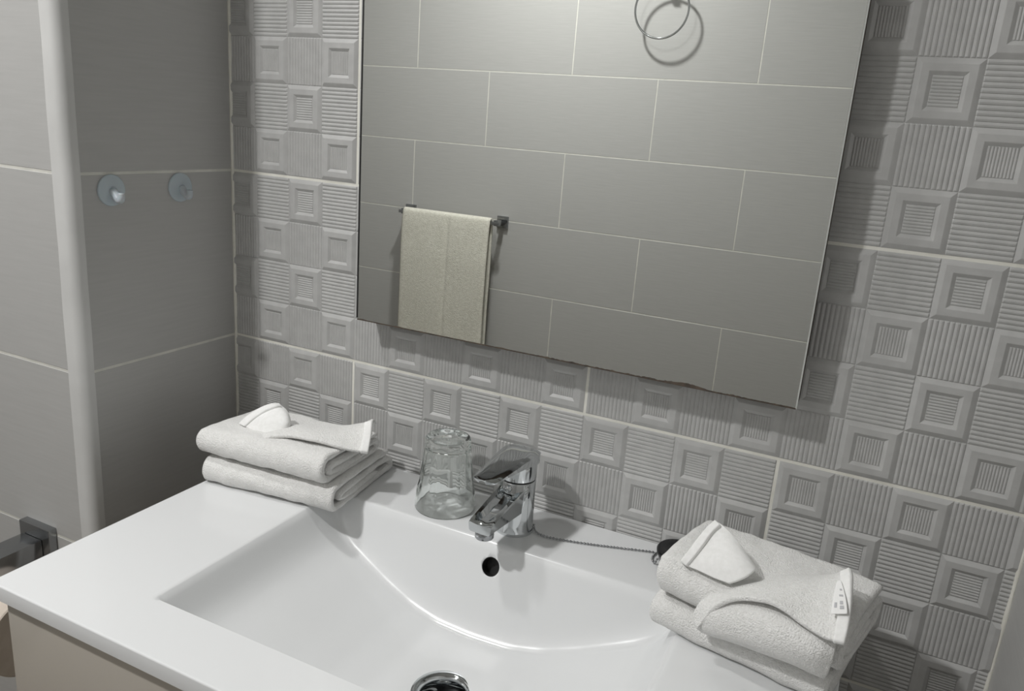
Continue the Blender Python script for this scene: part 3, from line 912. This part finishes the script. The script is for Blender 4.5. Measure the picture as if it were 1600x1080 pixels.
# ---- right stack
t3 = empty('folded_towel', (0.7465, -0.1755, zl), roty(-13))
tag(t3, 'thick white folded towel at the bottom of the right stack, overhanging the bowl', 'towel', 'folded white towels on the washbasin')
fold_ribbon(spiral_path(0.168, 0.031, 0.0080), 0.0080, 0.180, 'terry_body', m_towel, t3, 21.3, amp=0.006)
t4 = empty('folded_towel', (0.748, -0.172, zl + 0.0345), roty(-13))
tag(t4, 'white folded towel on top of the right stack with a care label on its flap', 'towel', 'folded white towels on the washbasin')
fold_ribbon(spiral_path(0.135, 0.043, 0.010), 0.010, 0.186, 'terry_body', m_towel, t4, 33.9, amp=0.006)
flapR = [
    [(0.8034, -0.2074, -0.1114), (0.7962, -0.1995, -0.1044), (0.798, -0.1876, -0.0962), (0.8048, -0.1697, -0.0915), (0.8134, -0.1512, -0.0891), (0.8219, -0.1275, -0.0899)],
    [(0.8167, -0.2084, -0.0811), (0.8144, -0.1976, -0.0811), (0.8171, -0.1828, -0.0785), (0.8224, -0.1666, -0.0769), (0.8289, -0.1476, -0.0769), (0.8343, -0.1252, -0.0794)],
    [(0.8336, -0.2082, -0.0655), (0.8327, -0.1957, -0.0673), (0.8348, -0.1797, -0.0684), (0.8382, -0.162, -0.0711), (0.8428, -0.1426, -0.0741), (0.8466, -0.1229, -0.078)],
    [(0.8591, -0.2141, -0.0545), (0.8592, -0.2018, -0.056), (0.861, -0.1858, -0.0573), (0.8636, -0.1658, -0.0617), (0.867, -0.1461, -0.0662), (0.8701, -0.1232, -0.0736)],
    [(0.8787, -0.2227, -0.0538), (0.8801, -0.2087, -0.0528), (0.8821, -0.1907, -0.0514), (0.8845, -0.1707, -0.0519), (0.8876, -0.1488, -0.0577), (0.8914, -0.1251, -0.0669)],
    [(0.8951, -0.2306, -0.0581), (0.8977, -0.2168, -0.0536), (0.8994, -0.1967, -0.05), (0.9011, -0.1725, -0.0473), (0.9031, -0.1503, -0.0509), (0.906, -0.1264, -0.0598)],
    [(0.9147, -0.2392, -0.0595), (0.9153, -0.225, -0.052), (0.9156, -0.2045, -0.0444), (0.9156, -0.1758, -0.0385), (0.9157, -0.1532, -0.0423), (0.9174, -0.129, -0.056)],
    [(0.9288, -0.2425, -0.0565), (0.93, -0.2284, -0.0477), (0.9293, -0.2097, -0.0384), (0.9265, -0.1865, -0.0244), (0.9242, -0.1716, -0.0231), (0.9258, -0.1515, -0.0358)],
]
sheet(world_to_local(t4, flapR), 'hemmed_flap', m_towel, t4, 0.0046, 8, 24, 0.0016)
hemR = [
    [(0.9203, -0.2456, -0.0559), (0.9204, -0.2313, -0.0482), (0.92, -0.2117, -0.0387), (0.9185, -0.1867, -0.0316), (0.917, -0.17, -0.0297)],
    [(0.9298, -0.2458, -0.0547), (0.9308, -0.2316, -0.0454), (0.9301, -0.213, -0.0362), (0.9269, -0.1887, -0.0231), (0.9246, -0.1738, -0.0212)],
]
sheet(world_to_local(t4, hemR), 'hem', m_towel_flat, t4, 0.0060, 5, 29, 0.0004)
petalR = [
    [(0.7711, -0.1671, -0.0685), (0.7771, -0.1602, -0.0575), (0.7823, -0.1491, -0.0474), (0.7878, -0.1381, -0.0385), (0.7936, -0.1292, -0.0327)],
    [(0.7786, -0.1708, -0.0685), (0.7851, -0.1662, -0.0578), (0.7916, -0.1554, -0.0473), (0.797, -0.1443, -0.0386), (0.8029, -0.1354, -0.0336)],
    [(0.7913, -0.1758, -0.0674), (0.7998, -0.1737, -0.0585), (0.8081, -0.1653, -0.0493), (0.8149, -0.1546, -0.0417), (0.818, -0.145, -0.0404)],
    [(0.8064, -0.1814, -0.0666), (0.8149, -0.1792, -0.0598), (0.8238, -0.1731, -0.0523), (0.8297, -0.1621, -0.0475), (0.8306, -0.1521, -0.0487)],
    [(0.8232, -0.1853, -0.0658), (0.8307, -0.1829, -0.0617), (0.8377, -0.1783, -0.0569), (0.8418, -0.169, -0.0547), (0.8417, -0.1587, -0.0573)],
]
sheet(world_to_local(t4, petalR), 'turned_corner', m_towel_flat, t4, 0.0042, 8, 34, 0.0010)
hemQ = [
    [(0.7711, -0.1712, -0.0657), (0.7771, -0.1643, -0.0548), (0.7822, -0.1532, -0.0448), (0.7877, -0.1422, -0.0359), (0.7934, -0.1332, -0.0302)],
    [(0.7786, -0.1739, -0.0676), (0.7851, -0.1693, -0.057), (0.7904, -0.1592, -0.0466), (0.795, -0.148, -0.0375), (0.8007, -0.139, -0.0312)],
]
sheet(world_to_local(t4, hemQ), 'hem', m_towel_flat, t4, 0.0060, 6, 39, 0.0004)
frontR = [
    [(0.8083, -0.1839, -0.0853), (0.8005, -0.1923, -0.0926), (0.7968, -0.1976, -0.1031), (0.8013, -0.1987, -0.1109), (0.8122, -0.193, -0.1168)],
    [(0.8221, -0.1871, -0.0772), (0.8196, -0.2009, -0.083), (0.8196, -0.2091, -0.0923), (0.8242, -0.2081, -0.1045), (0.8338, -0.198, -0.1135)],
    [(0.8462, -0.1926, -0.0691), (0.8468, -0.2092, -0.0739), (0.8478, -0.2176, -0.0863), (0.8519, -0.2165, -0.0992), (0.8598, -0.204, -0.111)],
    [(0.8757, -0.1994, -0.065), (0.8771, -0.2182, -0.0683), (0.8768, -0.2264, -0.0801), (0.88, -0.223, -0.0965), (0.8868, -0.2102, -0.1075)],
    [(0.9049, -0.2062, -0.0671), (0.9067, -0.2251, -0.0669), (0.9057, -0.233, -0.0786), (0.9058, -0.2269, -0.0958), (0.9086, -0.2152, -0.1071)],
    [(0.9218, -0.208, -0.0696), (0.923, -0.2206, -0.0679), (0.9231, -0.2288, -0.077), (0.922, -0.2245, -0.0975), (0.9199, -0.2137, -0.1096)],
]
sheet(world_to_local(t4, frontR), 'front_fold', m_towel, t4, 0.0090, 8, 54, 0.0016)
# care label on the flap
labR = [
    [(0.9143, -0.2268, -0.0417), (0.9139, -0.2144, -0.0361), (0.914, -0.2001, -0.0311), (0.9148, -0.19, -0.0278)],
    [(0.9279, -0.2269, -0.0366), (0.9253, -0.215, -0.0318), (0.9218, -0.2019, -0.0287), (0.9179, -0.1917, -0.0258)],
]
lb = sheet(world_to_local(t4, labR), 'care_label', m_label, t4, 0.0008, 4, 44, 0.0)
lb['label'] = 'small white care label with faint grey marks'
V = []; F = []
lr = world_to_local(t4, labR)
def lpt(u, v):
    r = [spline(q, 8) for q in lr]
    a = r[0][int(v * 24)]; b_ = r[1][int(v * 24)]
    return a.lerp(b_, u)
for (u0, u1, v0, v1) in ((.55, .80, .15, .21), (.55, .75, .29, .36), (.5, .8, .46, .52), (.55, .78, .63, .69), (.2, .35, .2, .3)):
    q = [lpt(u0, v0), lpt(u1, v0), lpt(u1, v1), lpt(u0, v1)]
    nrm = (q[1] - q[0]).cross(q[3] - q[0]).normalized()
    n0 = len(V)
    V += [p + nrm * 0.0009 for p in q] + [p + nrm * 0.0003 for p in q]
    F += [(n0, n0 + 1, n0 + 2, n0 + 3), (n0 + 7, n0 + 6, n0 + 5, n0 + 4)] + [(n0 + k, n0 + k + 4, n0 + (k + 1) % 4 + 4, n0 + (k + 1) % 4) for k in range(4)]
link('label_marks', mesh_from('label_marks', V, F, m_ink), lb)
